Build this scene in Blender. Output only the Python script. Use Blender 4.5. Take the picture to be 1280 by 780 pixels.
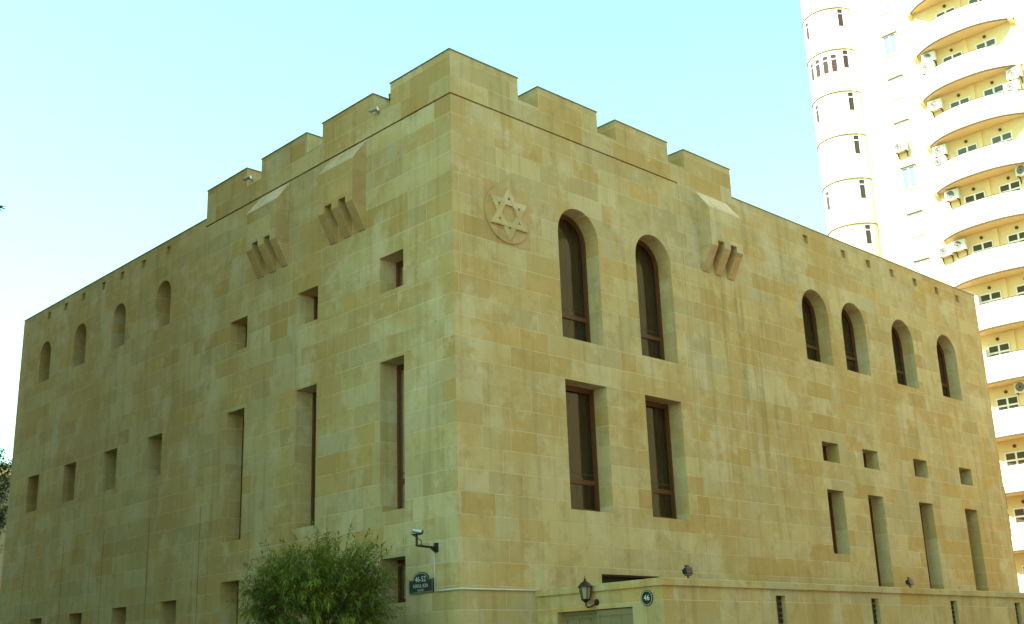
import bpy, bmesh, math, random
from mathutils import Vector, Matrix, noise
from mathutils.geometry import tessellate_polygon
random.seed(7)
R = math.radians
for o in list(bpy.data.objects): bpy.data.objects.remove(o)
scene = bpy.context.scene
COL = scene.collection

# ------------------------------------------------------------------ camera
Z0 = 1.65                                   # eye height above the pavement
def make_camera():
    yaw, pit, rol = R(44.27101), R(16.91051), R(-2.02834)
    fw = Vector((math.sin(yaw)*math.cos(pit), math.cos(yaw)*math.cos(pit), math.sin(pit)))
    r = Vector((math.cos(yaw), -math.sin(yaw), 0)); u = r.cross(fw)
    r2 = r*math.cos(rol) + u*math.sin(rol); u2 = u*math.cos(rol) - r*math.sin(rol)
    cd = bpy.data.cameras.new('camera'); cam = bpy.data.objects.new('camera', cd); COL.objects.link(cam)
    M = Matrix((r2, u2, -fw)).transposed().to_4x4(); M.translation = Vector((-17.83926, -20.26723, Z0))
    cam.matrix_world = M
    cd.sensor_width = 36; cd.lens = 1472.3266/1280*36; cd.clip_start = .1; cd.clip_end = 3000
    scene.camera = cam
make_camera()

# ------------------------------------------------------------------ light
SUN_EL = 50.0
SUN_H = Vector((-.937, .35))
w = bpy.data.worlds.new("World"); scene.world = w; w.use_nodes = True
nt = w.node_tree; nt.nodes.clear()
sky = nt.nodes.new('ShaderNodeTexSky'); sky.sky_type = 'NISHITA'; sky.sun_disc = False
sky.sun_elevation = R(SUN_EL); sky.sun_rotation = math.atan2(SUN_H.x, SUN_H.y) % (2*math.pi)
sky.altitude = 0; sky.air_density = 1.0; sky.dust_density = 0.1; sky.ozone_density = 1.0
bg = nt.nodes.new('ShaderNodeBackground'); bg.inputs[1].default_value = .13
wo = nt.nodes.new('ShaderNodeOutputWorld')
tint = nt.nodes.new('ShaderNodeMix'); tint.data_type = 'RGBA'; tint.blend_type = 'MULTIPLY'; tint.inputs[0].default_value = 1
tint.inputs[7].default_value = (.80, 1.05, .60, 1)          # the hazy, warm balanced daylight of the photograph
nt.links.new(sky.outputs[0], tint.inputs[6]); nt.links.new(tint.outputs[2], bg.inputs[0]); nt.links.new(bg.outputs[0], wo.inputs[0])
sd = bpy.data.lights.new('sun', 'SUN'); sd.energy = 3.8; sd.angle = R(.5); sd.color = (1, .94, .82)
so = bpy.data.objects.new('sun', sd); COL.objects.link(so)
sv = Vector((SUN_H.x*math.cos(R(SUN_EL)), SUN_H.y*math.cos(R(SUN_EL)), math.sin(R(SUN_EL)))).normalized()
so.rotation_euler = sv.to_track_quat('Z', 'Y').to_euler(); so.location = (-40, 20, 80)
vs = scene.view_settings
vs.view_transform = 'Standard'; vs.look = 'None'; vs.gamma = 1; vs.use_curve_mapping = False
vs.exposure = 2.30
scene.render.resolution_x = 1024; scene.render.resolution_y = 624

# ------------------------------------------------------------------ materials
class NT:
    """tiny helper for writing node maths"""
    def __init__(s, name):
        s.m = bpy.data.materials.new(name); s.m.use_nodes = True
        s.t = s.m.node_tree; s.bsdf = s.t.nodes['Principled BSDF']
    def n(s, kind, **kw):
        x = s.t.nodes.new(kind)
        for k, v in kw.items(): setattr(x, k, v)
        return x
    def put(s, sock, v):
        if isinstance(v, bpy.types.NodeSocket): s.t.links.new(v, sock)
        else: sock.default_value = v
    def math(s, op, a, b=0.0, c=0.0, clamp=False):
        x = s.n('ShaderNodeMath', operation=op, use_clamp=clamp)
        s.put(x.inputs[0], a); s.put(x.inputs[1], b); s.put(x.inputs[2], c)
        return x.outputs[0]
    def mix(s, f, a, b, mode='MIX'):
        x = s.n('ShaderNodeMix', data_type='RGBA', blend_type=mode)
        s.put(x.inputs[0], f); s.put(x.inputs[6], a); s.put(x.inputs[7], b)
        return x.outputs[2]
    def mixf(s, f, a, b):
        x = s.n('ShaderNodeMix', data_type='FLOAT')
        s.put(x.inputs[0], f); s.put(x.inputs[2], a); s.put(x.inputs[3], b)
        return x.outputs[0]
    def ramp(s, v, lo, hi, a=0.0, b=1.0):
        x = s.n('ShaderNodeMapRange', interpolation_type='SMOOTHSTEP')
        s.put(x.inputs[0], v)
        for i, q in enumerate((lo, hi, a, b)): s.put(x.inputs[i+1], q)
        return x.outputs[0]
    def xyz(s, x_, y_, z_):
        x = s.n('ShaderNodeCombineXYZ')
        for i, q in enumerate((x_, y_, z_)): s.put(x.inputs[i], q)
        return x.outputs[0]
    def white(s, v, dim='2D'):
        x = s.n('ShaderNodeTexWhiteNoise', noise_dimensions=dim)
        if dim == '1D': s.put(x.inputs['W'], v)
        else: s.put(x.inputs['Vector'], v)
        return x.outputs['Value']
    def noise(s, v, scale, detail=3, rough=.55):
        x = s.n('ShaderNodeTexNoise'); s.put(x.inputs['Vector'], v)
        x.inputs['Scale'].default_value = scale; x.inputs['Detail'].default_value = detail; x.inputs['Roughness'].default_value = rough
        return x.outputs[0]

C4 = lambda c: (c[0], c[1], c[2], 1)

def stone(name, base, ochre, grey, joint, h=.5304, zref=14.07+Z0, w=1.22, streak_zone=None, seed=0.0):
    s = NT(name)
    tc = s.n('ShaderNodeTexCoord'); P = s.n('ShaderNodeSeparateXYZ'); s.t.links.new(tc.outputs['Object'], P.inputs[0])
    N = s.n('ShaderNodeSeparateXYZ'); s.t.links.new(tc.outputs['Normal'], N.inputs[0])
    X, Y, Z = P.outputs
    isx = s.math('GREATER_THAN', s.math('ABSOLUTE', N.outputs[0]), .7)
    U = s.mixf(isx, X, s.math('MULTIPLY', Y, -1))
    side = s.math('MULTIPLY', isx, 31.7)
    v = s.math('DIVIDE', s.math('SUBTRACT', Z, zref), h)
    row = s.math('FLOOR', v); fv = s.math('SUBTRACT', v, row)
    rr = s.white(s.math('ADD', row, seed+.37), '1D')
    t = s.math('DIVIDE', s.math('ADD', U, s.math('MULTIPLY', rr, 9.0)), w)
    i = s.math('FLOOR', t); f = s.math('SUBTRACT', t, i)
    def jit(k):
        q = s.white(s.xyz(s.math('ADD', i, k+.13), s.math('ADD', row, seed+.71), 0))
        return s.math('MULTIPLY_ADD', q, .62, .19)
    j0, j1, jm = jit(0), jit(1), jit(-1)
    bid = s.math('SUBTRACT', i, s.math('LESS_THAN', f, j0))
    du = s.math('MINIMUM', s.math('ABSOLUTE', s.math('SUBTRACT', f, j0)),
                s.math('MINIMUM', s.math('SUBTRACT', s.math('ADD', j1, 1), f), s.math('SUBTRACT', f, s.math('SUBTRACT', jm, 1))))
    du = s.math('MULTIPLY', du, w)
    dv = s.math('MULTIPLY', s.math('MINIMUM', fv, s.math('SUBTRACT', 1, fv)), h)
    d = s.math('MINIMUM', du, dv)
    # the joints: thin, pale, in places rubbed away
    obj = tc.outputs['Object']
    brk = s.ramp(s.noise(obj, .9, 3), .36, .6)
    jm_ = s.math('MULTIPLY', s.ramp(d, .005, .014, 1, 0), s.math('MULTIPLY_ADD', brk, .85, .15))
    cellv = s.xyz(s.math('ADD', bid, side), s.math('ADD', row, seed), 0)
    r1 = s.white(cellv); r2 = s.white(s.xyz(s.math('ADD', bid, 17.3), s.math('ADD', row, side), 0))
    col = s.mix(s.math('MULTIPLY', s.ramp(r1, .50, 1.0), .95), C4(base), C4(ochre))
    col = s.mix(s.math('MULTIPLY', s.ramp(r2, .65, 1.0), .55), col, C4(grey))
    val = s.math('MULTIPLY_ADD', s.white(s.xyz(s.math('ADD', bid, 5.1), s.math('ADD', row, 9.9), 0)), .22, .90)
    col = s.mix(1.0, col, s.xyz(val, val, val), 'MULTIPLY')
    # weathering: broad clouds, grey patches, vertical runs, fine grain
    cl = s.noise(obj, .32, 4, .6)
    col = s.mix(s.math('MULTIPLY', s.ramp(cl, .42, .64), .78), col, C4(ochre))
    pale = s.noise(s.xyz(s.math('ADD', X, 40), Y, Z), .55, 4, .62)
    col = s.mix(s.math('MULTIPLY', s.ramp(pale, .50, .70), .7), col, C4([min(1, g*1.16) for g in grey]))
    bl = s.noise(s.xyz(X, s.math('ADD', Y, 13), s.math('MULTIPLY', Z, .8)), 2.1, 5, .68)
    col = s.mix(s.math('MULTIPLY', s.ramp(bl, .50, .72), .55), col, C4([c*.80 for c in ochre]))
    bl2 = s.noise(s.xyz(s.math('ADD', X, 71), Y, Z), 1.5, 5, .66)
    col = s.mix(s.math('MULTIPLY', s.ramp(bl2, .53, .74), .6), col, C4([min(1, g_*1.22) for g_ in grey]))
    run = s.noise(s.xyz(s.math('MULTIPLY', X, 3.2), s.math('MULTIPLY', Y, 3.2), s.math('MULTIPLY', Z, .22)), 1.0, 4, .6)
    amt = s.ramp(run, .50, .70)
    k = .30
    if streak_zone:
        x0, x1, z0, z1 = streak_zone
        zn = s.math('MULTIPLY', s.math('MULTIPLY', s.ramp(X, x0-.6, x0+1), s.ramp(X, x1-1, x1+1.5, 1, 0)),
                    s.math('MULTIPLY', s.ramp(Z, z0-3, z0+1), s.ramp(Z, z1-.3, z1+.3, 1, 0)))
        run2 = s.noise(s.xyz(s.math('MULTIPLY', X, 3.4), s.math('MULTIPLY', Y, 3.4), s.math('MULTIPLY', Z, .16)), 1.0, 3, .6)
        amt2 = s.math('MULTIPLY', s.ramp(run2, .46, .70), s.math('MULTIPLY', zn, .38))
        col = s.mix(amt2, col, C4((.17, .13, .05)))
    col = s.mix(s.math('MULTIPLY', amt, k), col, C4([c*.55 for c in ochre]))
    col = s.mix(s.math('MULTIPLY', jm_, .58), col, C4(joint))
    g = s.noise(obj, 26, 4, .7)
    gv = s.math('MULTIPLY_ADD', g, .36, .82)
    col = s.mix(1.0, col, s.xyz(gv, gv, gv), 'MULTIPLY')
    s.put(s.bsdf.inputs['Base Color'], col)
    s.bsdf.inputs['Roughness'].default_value = .88
    s.bsdf.inputs['Specular IOR Level'].default_value = .25
    hgt = s.math('ADD', s.math('MULTIPLY', s.ramp(d, .004, .016), .6), s.math('ADD', s.math('MULTIPLY', g, .35), s.math('MULTIPLY', r1, .5)))
    b = s.n('ShaderNodeBump'); b.inputs['Strength'].default_value = .45; b.inputs['Distance'].default_value = .012
    s.put(b.inputs['Height'], hgt); s.t.links.new(b.outputs[0], s.bsdf.inputs['Normal'])
    return s.m

def plain(name, col, rough=.6, metal=0, var=.12, scale=6, bump=0, spec=.5, dirt=None):
    s = NT(name)
    tc = s.n('ShaderNodeTexCoord'); g = s.noise(tc.outputs['Object'], scale, 4, .6)
    gv = s.math('MULTIPLY_ADD', g, 2*var, 1-var)
    c = s.mix(1.0, C4(col), s.xyz(gv, gv, gv), 'MULTIPLY')
    if dirt:
        P = s.n('ShaderNodeSeparateXYZ'); s.t.links.new(tc.outputs['Object'], P.inputs[0])
        r = s.noise(s.xyz(s.math('MULTIPLY', P.outputs[0], 2.5), s.math('MULTIPLY', P.outputs[1], 2.5), s.math('MULTIPLY', P.outputs[2], .2)), 1, 4)
        c = s.mix(s.math('MULTIPLY', s.ramp(r, .48, .72), dirt[3]), c, C4(dirt[:3]))
    s.put(s.bsdf.inputs['Base Color'], c)
    s.bsdf.inputs['Roughness'].default_value = rough; s.bsdf.inputs['Metallic'].default_value = metal
    s.bsdf.inputs['Specular IOR Level'].default_value = spec
    if bump:
        b = s.n('ShaderNodeBump'); b.inputs['Strength'].default_value = bump; b.inputs['Distance'].default_value = .02
        s.put(b.inputs['Height'], g); s.t.links.new(b.outputs[0], s.bsdf.inputs['Normal'])
    return s.m

def glass(name, tint=(.75, .78, .72), refl=.06):
    s = NT(name)
    tr = s.n('ShaderNodeBsdfTransparent'); tr.inputs[0].default_value = C4(tint)
    gl = s.n('ShaderNodeBsdfGlossy'); gl.inputs['Roughness'].default_value = .015
    tc = s.n('ShaderNodeTexCoord'); b = s.n('ShaderNodeBump'); b.inputs['Strength'].default_value = .05; b.inputs['Distance'].default_value = .05
    s.put(b.inputs['Height'], s.noise(tc.outputs['Object'], 1.3, 1)); s.t.links.new(b.outputs[0], gl.inputs['Normal'])
    fr = s.n('ShaderNodeFresnel'); fr.inputs[0].default_value = 1.5
    f = s.math('ADD', fr.outputs[0], refl, clamp=True)
    mx = s.n('ShaderNodeMixShader'); s.put(mx.inputs[0], f)
    s.t.links.new(tr.outputs[0], mx.inputs[1]); s.t.links.new(gl.outputs[0], mx.inputs[2])
    out = s.t.nodes['Material Output']; s.t.links.new(mx.outputs[0], out.inputs[0]); s.t.nodes.remove(s.bsdf)
    return s.m

def foliage(name, dark, light, trans=.25):
    s = NT(name)
    tc = s.n('ShaderNodeTexCoord')
    geo = s.n('ShaderNodeNewGeometry')
    g = s.noise(tc.outputs['Object'], 1.6, 3)
    f = s.math('ADD', s.math('MULTIPLY', geo.outputs['Random Per Island'], .6), s.math('MULTIPLY', s.ramp(g, .3, .7), .4))
    c = s.mix(f, C4(dark), C4(light))
    s.put(s.bsdf.inputs['Base Color'], c); s.bsdf.inputs['Roughness'].default_value = .5
    s.bsdf.inputs['Specular IOR Level'].default_value = .35
    t = s.n('ShaderNodeBsdfTranslucent'); s.put(t.inputs[0], c)
    mx = s.n('ShaderNodeMixShader'); mx.inputs[0].default_value = trans
    s.t.links.new(s.bsdf.outputs[0], mx.inputs[1]); s.t.links.new(t.outputs[0], mx.inputs[2])
    s.t.links.new(mx.outputs[0], s.t.nodes['Material Output'].inputs[0])
    return s.m

M = {}
ST = dict(base=(.500, .385, .198), ochre=(.470, .305, .110), grey=(.510, .425, .280), joint=(.68, .53, .35))
M['stone'] = stone('sandstone_blocks', streak_zone=(9.4, 13.4, 6.0+Z0, 11.5+Z0), **ST)
M['stone2'] = stone('sandstone_wall', seed=40., **ST)
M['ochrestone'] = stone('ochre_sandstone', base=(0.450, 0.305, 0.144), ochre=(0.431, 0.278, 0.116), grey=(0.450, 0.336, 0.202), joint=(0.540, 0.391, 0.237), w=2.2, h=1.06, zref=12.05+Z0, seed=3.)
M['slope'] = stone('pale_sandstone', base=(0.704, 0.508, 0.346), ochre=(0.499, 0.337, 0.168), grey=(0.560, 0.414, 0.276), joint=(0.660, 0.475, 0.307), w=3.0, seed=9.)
M['flash'] = plain('grey_zinc', (.20, .21, .22), .55, .6)
M['roof'] = plain('grey_bitumen', (.12, .12, .12), .9)
M['wood'] = plain('red_brown_timber', (.105, .036, .010), .42, 0, .25, 14)
M['glass'] = glass('window_glass', (.50, .47, .38), .03)
M['curtain'] = plain('brown_curtain', (.26, .155, .055), .9, 0, .15, 3)
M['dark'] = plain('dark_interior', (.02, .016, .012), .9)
M['metal'] = plain('brushed_grey_metal', (.45, .45, .43), .38, .8)
M['dkmetal'] = plain('dark_bronze_metal', (.035, .028, .020), .5, .5)
M['blackpaint'] = plain('black_paint', (.012, .012, .013), .45)
M['signgreen'] = plain('dark_green_enamel', (.006, .016, .012), .6)
M['white'] = plain('white_paint', (.78, .78, .76), .5, 0, .05)
M['pipe'] = plain('pale_plastic_pipe', (.55, .53, .46), .45, 0, .1)
M['gate'] = plain('olive_grey_gate_paint', (.23, .185, .10), .55, 0, .12, 5)
M['lampglass'] = plain('frosted_lamp_glass', (.30, .27, .16), .25, 0, .1)
M['stucco'] = plain('cream_stucco_shade_tone', (.78, .60, .32), .85, 0, .05, 3, .1, .2)  # tower stucco with the orange of the shaded balconies put into its colour
M['stucco_lit'] = plain('white_stucco_sunlit_tone', (.80, .76, .58), .8, 0, .04, 3, .1, .2)  # sunlit copy of the tower stucco, whitened for bay and balcony fronts
M['trim'] = plain('olive_brown_drip_edge', (.085, .058, .02), .8)
M['ring'] = plain('ochre_string_course', (.26, .18, .07), .8)
M['upvc'] = plain('white_plastic_frame', (.82, .81, .76), .45, 0, .04)
M['pane_dk'] = glass('apartment_glass', (.45, .45, .42), .05)
M['room'] = plain('dim_room', (.10, .085, .06), .9)
M['blind'] = plain('white_blind', (.80, .80, .78), .8, 0, .05)
M['ac'] = plain('ivory_air_conditioner', (.78, .76, .68), .5, 0, .06)
M['leaf'] = foliage('narrow_leaves', (.025, .048, .006), (.27, .32, .035))
M['leaf2'] = foliage('broad_leaves', (.015, .030, .006), (.055, .085, .015))
M['bark'] = plain('bark', (.09, .065, .04), .9, 0, .3, 12, .5)
M['asphalt'] = plain('asphalt', (.05, .05, .052), .9, 0, .2, 3, .3)
M['paving'] = plain('paving', (.19, .17, .13), .85, 0, .15, 4, .2)
M['kerb'] = plain('kerb_stone', (.33, .32, .29), .85)
M['linepaint'] = plain('road_paint', (.75, .75, .72), .7)
M['earth'] = plain('dusty_ground', (.12, .10, .07), .95, 0, .2, .2)
M['facade2'] = plain('pale_limestone_facade', (.44, .35, .19), .85, 0, .12, 1.2, .2)
M['facade3'] = plain('beige_plaster', (.24, .20, .13), .9, 0, .1, .8, .2)

# ------------------------------------------------------------------ builders
class MB:
    def __init__(s): s.v = []; s.f = []
    def add(s, vs, fs):
        n = len(s.v); s.v += [Vector(v) for v in vs]; s.f += [[i+n for i in f] for f in fs]; return s
    def box(s, x0, x1, y0, y1, z0, z1):
        x0, x1 = sorted((x0, x1)); y0, y1 = sorted((y0, y1)); z0, z1 = sorted((z0, z1))
        return s.add([(x0,y0,z0),(x1,y0,z0),(x1,y1,z0),(x0,y1,z0),(x0,y0,z1),(x1,y0,z1),(x1,y1,z1),(x0,y1,z1)],
              [(3,2,1,0),(4,5,6,7),(0,1,5,4),(1,2,6,5),(2,3,7,6),(3,0,4,7)])
    def prism(s, poly, a, b, mp):
        """poly of 2d points swept from a to b, mp(p, q, t) gives the 3d point"""
        n = len(poly)
        vs = [mp(p, q, a) for p, q in poly] + [mp(p, q, b) for p, q in poly]
        tr = tessellate_polygon([[Vector((p, q, 0)) for p, q in poly]])
        return s.add(vs, [tuple(t) for t in tr] + [tuple(n+i for i in reversed(t)) for t in tr] +
                     [(i, (i+1) % n, n+(i+1) % n, n+i) for i in range(n)])
    def ring(s, outer, inner, a, b, mp):
        """a frame: the band between two loops of equal length, swept from a to b"""
        n = len(outer)
        vs = [mp(p, q, a) for p, q in outer] + [mp(p, q, a) for p, q in inner] + [mp(p, q, b) for p, q in outer] + [mp(p, q, b) for p, q in inner]
        fs = []
        for i in range(n):
            j = (i+1) % n
            fs += [(i, j, n+j, n+i), (2*n+i, 3*n+i, 3*n+j, 2*n+j), (n+i, n+j, 3*n+j, 3*n+i), (i, 2*n+i, 2*n+j, j)]
        return s.add(vs, fs)
    def tube(s, pts, r, n=8, r2=None):
        pts = [Vector(p) for p in pts]; base = len(s.v); k = len(pts)
        for i, p in enumerate(pts):
            d = (pts[min(i+1, k-1)] - pts[max(i-1, 0)]).normalized()
            a = d.cross(Vector((0, 0, 1)) if abs(d.z) < .9 else Vector((1, 0, 0))).normalized(); b = d.cross(a)
            rr = r if r2 is None else r + (r2-r)*i/(k-1)
            for j in range(n):
                t = 2*math.pi*j/n; s.v.append(p + a*math.cos(t)*rr + b*math.sin(t)*rr)
        for i in range(k-1):
            for j in range(n):
                s.f.append([base+i*n+j, base+i*n+(j+1) % n, base+(i+1)*n+(j+1) % n, base+(i+1)*n+j])
        s.f.append([base+j for j in reversed(range(n))]); s.f.append([base+(k-1)*n+j for j in range(n)])
        return s
    def lathe(s, prof, c, n=24, axis='Z'):
        base = len(s.v); k = len(prof)
        for r, h in prof:
            for j in range(n):
                t = 2*math.pi*j/n; a, b = r*math.cos(t), r*math.sin(t)
                p = {'Z': (a, b, h), 'X': (h, a, b), 'Y': (a, h, b)}[axis]
                s.v.append(Vector(c) + Vector(p))
        for i in range(k-1):
            for j in range(n):
                s.f.append([base+i*n+j, base+i*n+(j+1) % n, base+(i+1)*n+(j+1) % n, base+(i+1)*n+j])
        s.f.append([base+j for j in reversed(range(n))]); s.f.append([base+(k-1)*n+j for j in range(n)])
        return s
    def build(s, name, mat, parent=None, base=(0, 0, 0), smooth=False, bevel=0, fix=True, lift=Z0):
        me = bpy.data.meshes.new(name)
        org = Vector(base)
        if parent is not None:
            p = parent
            while p is not None: org = org + p.location; p = p.parent
        off = Vector((0, 0, lift)) - org
        me.from_pydata([v + off for v in s.v], [], s.f); me.update()
        if fix:
            bm = bmesh.new(); bm.from_mesh(me); bmesh.ops.recalc_face_normals(bm, faces=bm.faces); bm.to_mesh(me); bm.free()
        if smooth:
            for p in me.polygons: p.use_smooth = True
        me.materials.append(M[mat])
        o = bpy.data.objects.new(name, me); COL.objects.link(o); o.parent = parent
        if parent is None or any(base): o.location = Vector(base)
        if bevel:
            b = o.modifiers.new('bevel', 'BEVEL'); b.width = bevel; b.segments = 2; b.limit_method = 'ANGLE'; b.angle_limit = R(40)
        return o

def thing(name, label, cat, loc=(0, 0, 0), group=None, kind=None):
    o = bpy.data.objects.new(name, None); COL.objects.link(o); o.location = loc; o.empty_display_size = .2
    o['label'] = label; o['category'] = cat
    if group: o['group'] = group
    if kind: o['kind'] = kind
    return o
def tag(o, label=None, cat=None, group=None, kind=None):
    for k, v in (('label', label), ('category', cat), ('group', group), ('kind', kind)):
        if v: o[k] = v
    return o
def dup(o, parent=None, loc=None):
    c = o.copy(); COL.objects.link(c); c.parent = parent
    if loc is not None: c.location = loc
    for ch in list(o.children): dup(ch, c)
    return c

def rect(u0, u1, z0, z1): return [(u0, z0), (u1, z0), (u1, z1), (u0, z1)]
def arch(u0, u1, z0, ztop, n=20):
    r = (u1-u0)/2; c = (u0+u1)/2; zs = ztop-r
    return [(u0, z0), (u1, z0)] + [(c + r*math.cos(math.pi*i/n), zs + r*math.sin(math.pi*i/n)) for i in range(n+1)]

def panel(mb, outer, holes, mp):
    """wall face with openings; holes = (loop, depth, closed)"""
    loops = [outer] + [h[0] for h in holes]
    vs = [mp(p, q, 0) for l in loops for p, q in l]
    mb.add(vs, [tuple(t) for t in tessellate_polygon([[Vector((p, q, 0)) for p, q in l] for l in loops])])
    for l, d, closed in holes:
        n = len(l)
        vs = [mp(p, q, 0) for p, q in l] + [mp(p, q, d) for p, q in l]
        mb.add(vs, [(i, (i+1) % n, n+(i+1) % n, n+i) for i in range(n)])
        if closed:
            mb.add([mp(p, q, d) for p, q in l], [tuple(t) for t in tessellate_polygon([[Vector((p, q, 0)) for p, q in l]])])
RW = lambda p, q, t: (p, t, q)            # right facade: u = x, depth goes +y
LW = lambda p, q, t: (t, p, q)            # left facade: u = y, depth goes +x

def wall_window(root, mp, loop, u0, u1, z0, z1, depth, transom, arched, curtain=True, split=None, label=None):
    fr = .085
    if arched: inner = arch(u0+fr, u1-fr, z0+fr, z1-fr)
    else: inner = rect(u0+fr, u1-fr, z0+fr, z1-fr)
    mb = MB(); mb.ring(loop, inner, depth-.01, depth+.09, mp)
    fr2 = fr+.045
    inner2 = arch(u0+fr2, u1-fr2, z0+fr2, z1-fr2) if arched else rect(u0+fr2, u1-fr2, z0+fr2, z1-fr2)
    mb.ring(inner, inner2, depth+.02, depth+.075, mp)
    def bar(a0, a1, b0, b1, d0=.0, d1=.08):
        mb.prism(rect(a0, a1, b0, b1), depth+d0, depth+d1, mp)
    if transom: bar(u0+.05, u1-.05, transom-.06, transom+.06, .003); bar(u0+.08, u1-.08, transom+.20, transom+.225, .045, .07)
    f = mb.build('window', 'wood', root)
    if label: f['label'] = label
    pm = MB(); pm.add([mp(p, q, depth+.05) for p, q in inner], [tuple(t) for t in tessellate_polygon([[Vector((p, q, 0)) for p, q in inner]])])
    pm.build('pane', 'glass', f, fix=False)
    if curtain:
        cm = MB(); n = 40
        zt = z1-.02
        us = [u0 + (u1-u0)*i/n for i in range(n+1)]
        ds = [depth+.22 + .045*math.sin(i*1.25 + u0) + .03*math.sin(i*.41+2*u0) for i in range(n+1)]
        rows = [z0, zt]
        cm.add([mp(us[i], z, ds[i]) for z in rows for i in range(n+1)], [(i, i+1, n+2+i, n+1+i) for i in range(n)])
        cm.build('curtain', 'curtain', f, fix=False)
    else:
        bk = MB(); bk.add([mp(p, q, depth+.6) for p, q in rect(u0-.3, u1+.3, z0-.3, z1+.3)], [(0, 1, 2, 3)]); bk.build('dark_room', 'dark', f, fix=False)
    return f

# ================================================================== the synagogue
TOP, NOT, GR, ROOF = 15.31, 14.68, 14.07, 14.33
GZ = -Z0
XE, YE = 28.94, 26.6
syn = thing('synagogue', 'large two sided sandstone synagogue with battlements and narrow deep windows', 'synagogue')
DR, DL = .48, .556
RH, LH = [], []
wins = []
def opening(side, u0, u1, z0, z1, arched=False, transom=None, curtain=True, depth=None):
    d = depth or (DR if side == 'R' else DL)
    loop = arch(u0, u1, z0, z1) if arched else rect(u0, u1, z0, z1)
    (RH if side == 'R' else LH).append((loop, d, False))
    wins.append((side, loop, u0, u1, z0, z1, d, transom, arched, curtain))
# right facade
for a in (3.74, 6.92):
    opening('R', a, a+1.6, 8.28, 12.03, True, 9.08)
    opening('R', a, a+1.6, 3.80, 7.15, False, 4.62)
for c in (16.26, 18.73, 22.17, 25.63): opening('R', c-.8, c+.8, 9.5, 12.06, True, 10.2)
for i, c in enumerate((16.26, 18.78, 22.26, 25.75)):
    opening('R', c-.5, c+.5, 6.15, 6.79, False, None, False)
    opening('R', c-.5, c+.5, 3.19 if i == 0 else 1.70, 5.23, False, None, False)
for x in (16.17, 18.60, 20.31, 22.04, 23.80, 25.55, 27.29): RH.append((rect(x-.15, x+.15, 13.73, 14.03), .11, True))
RH.append((rect(4.74, 7.0, -1.55, 2.24), .5, False))
# left facade
for u0 in (1.94, 5.71, 9.36):
    opening('L', u0, u0+.98, 3.81, 7.61, False, 4.6, False)
    opening('L', u0, u0+.98, 9.44, 10.42, False, None, False)
    opening('L', u0, u0+.98, 1.61 if u0 < 9 else .9, 2.68, False, None, False)
for c in (14.73, 17.95, 21.08, 24.18): opening('L', c-.5, c+.5, 11.32, 12.93, True, None, False)
for c in (14.81, 17.95, 21.14, 24.33): opening('L', c-.5, c+.5, 6.31, 7.68, False, None, False)
for c in (13.38, 16.58, 19.8, 23.05): opening('L', c-.5, c+.5, .9, 2.36, False, None, False)
for y in (14.56, 16.33, 17.94, 19.4, 21.07, 22.61, 24.13): LH.append((rect(y-.15, y+.15, 13.83, 14.12), .09, True))

mb = MB()
GRV = .028
panel(mb, [(0, GZ), (XE, GZ), (XE, ROOF), (9.17, ROOF), (9.17, GR-GRV), (0, GR-GRV)], RH, RW)
mb.build('wall', 'stone', syn, fix=False)['label'] = 'sandstone facade with round emblem, tall arched windows and a courtyard in front'
mb = MB()
panel(mb, [(0, GZ), (YE, GZ), (YE, ROOF), (12.07, ROOF), (12.07, GR-GRV), (0, GR-GRV)], LH, LW)
mb.build('wall', 'stone', syn, fix=False)['label'] = 'darker sandstone side facade facing the bush'
mb = MB()
mb.add([(XE, 0, GZ), (XE, YE, GZ), (XE, YE, ROOF), (XE, 0, ROOF)], [(0, 1, 2, 3)])
mb.add([(0, YE, GZ), (XE, YE, GZ), (XE, YE, ROOF), (0, YE, ROOF)], [(0, 1, 2, 3)])
mb.build('wall', 'stone', syn, fix=False)['label'] = 'plain rear and end walls'
# the thin control joints of the stonework: real grooves filled with dark sealant
for y0, y1, z1 in ((11.66, 11.62, 4.98), (14.85, 14.85, 4.98), (18.03, 18.05, 4.98), (21.17, 21.2, 4.98), (24.48, 24.5, 4.98)):
    MB().box(-.003, .01, y0-.010, y0+.010, GZ, z1).build('control_joint', 'trim', syn)
MB().box(-.003, .01, 12.06, 12.08, 4.98, ROOF).build('control_joint', 'ochrestone', syn)
MB().box(9.162, 9.178, -.003, .01, 1.0, GR).build('control_joint', 'ochrestone', syn)
# interior floor slabs keep the rooms dark
mb = MB(); mb.box(.7, XE-.1, .7, YE-.1, ROOF-.35, ROOF-.25); mb.build('roof', 'roof', syn)
for i, (side, loop, u0, u1, z0, z1, d, tr, ar, cu) in enumerate(wins):
    wall_window(syn, RW if side == 'R' else LW, loop, u0, u1, z0, z1, d, tr, ar, cu)
for side, loop, u0, u1, z0, z1, d, tr, ar, cu in wins:
    if ar:
        n = 24; r_ = (u1-u0)/2; c_ = (u0+u1)/2; zs = z1-r_; wd = .2*r_+.06
        P = [(c_+r_*math.cos(math.pi*i/n), zs+r_*math.sin(math.pi*i/n)) for i in range(n+1)] + [(c_+(r_+wd)*math.cos(math.pi*i/n), zs+(r_+wd)*math.sin(math.pi*i/n)) for i in range(n, -1, -1)]
        MB().prism(P, -.006, .02, RW if side == 'R' else LW).build('arch_surround', 'stone', syn)
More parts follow.
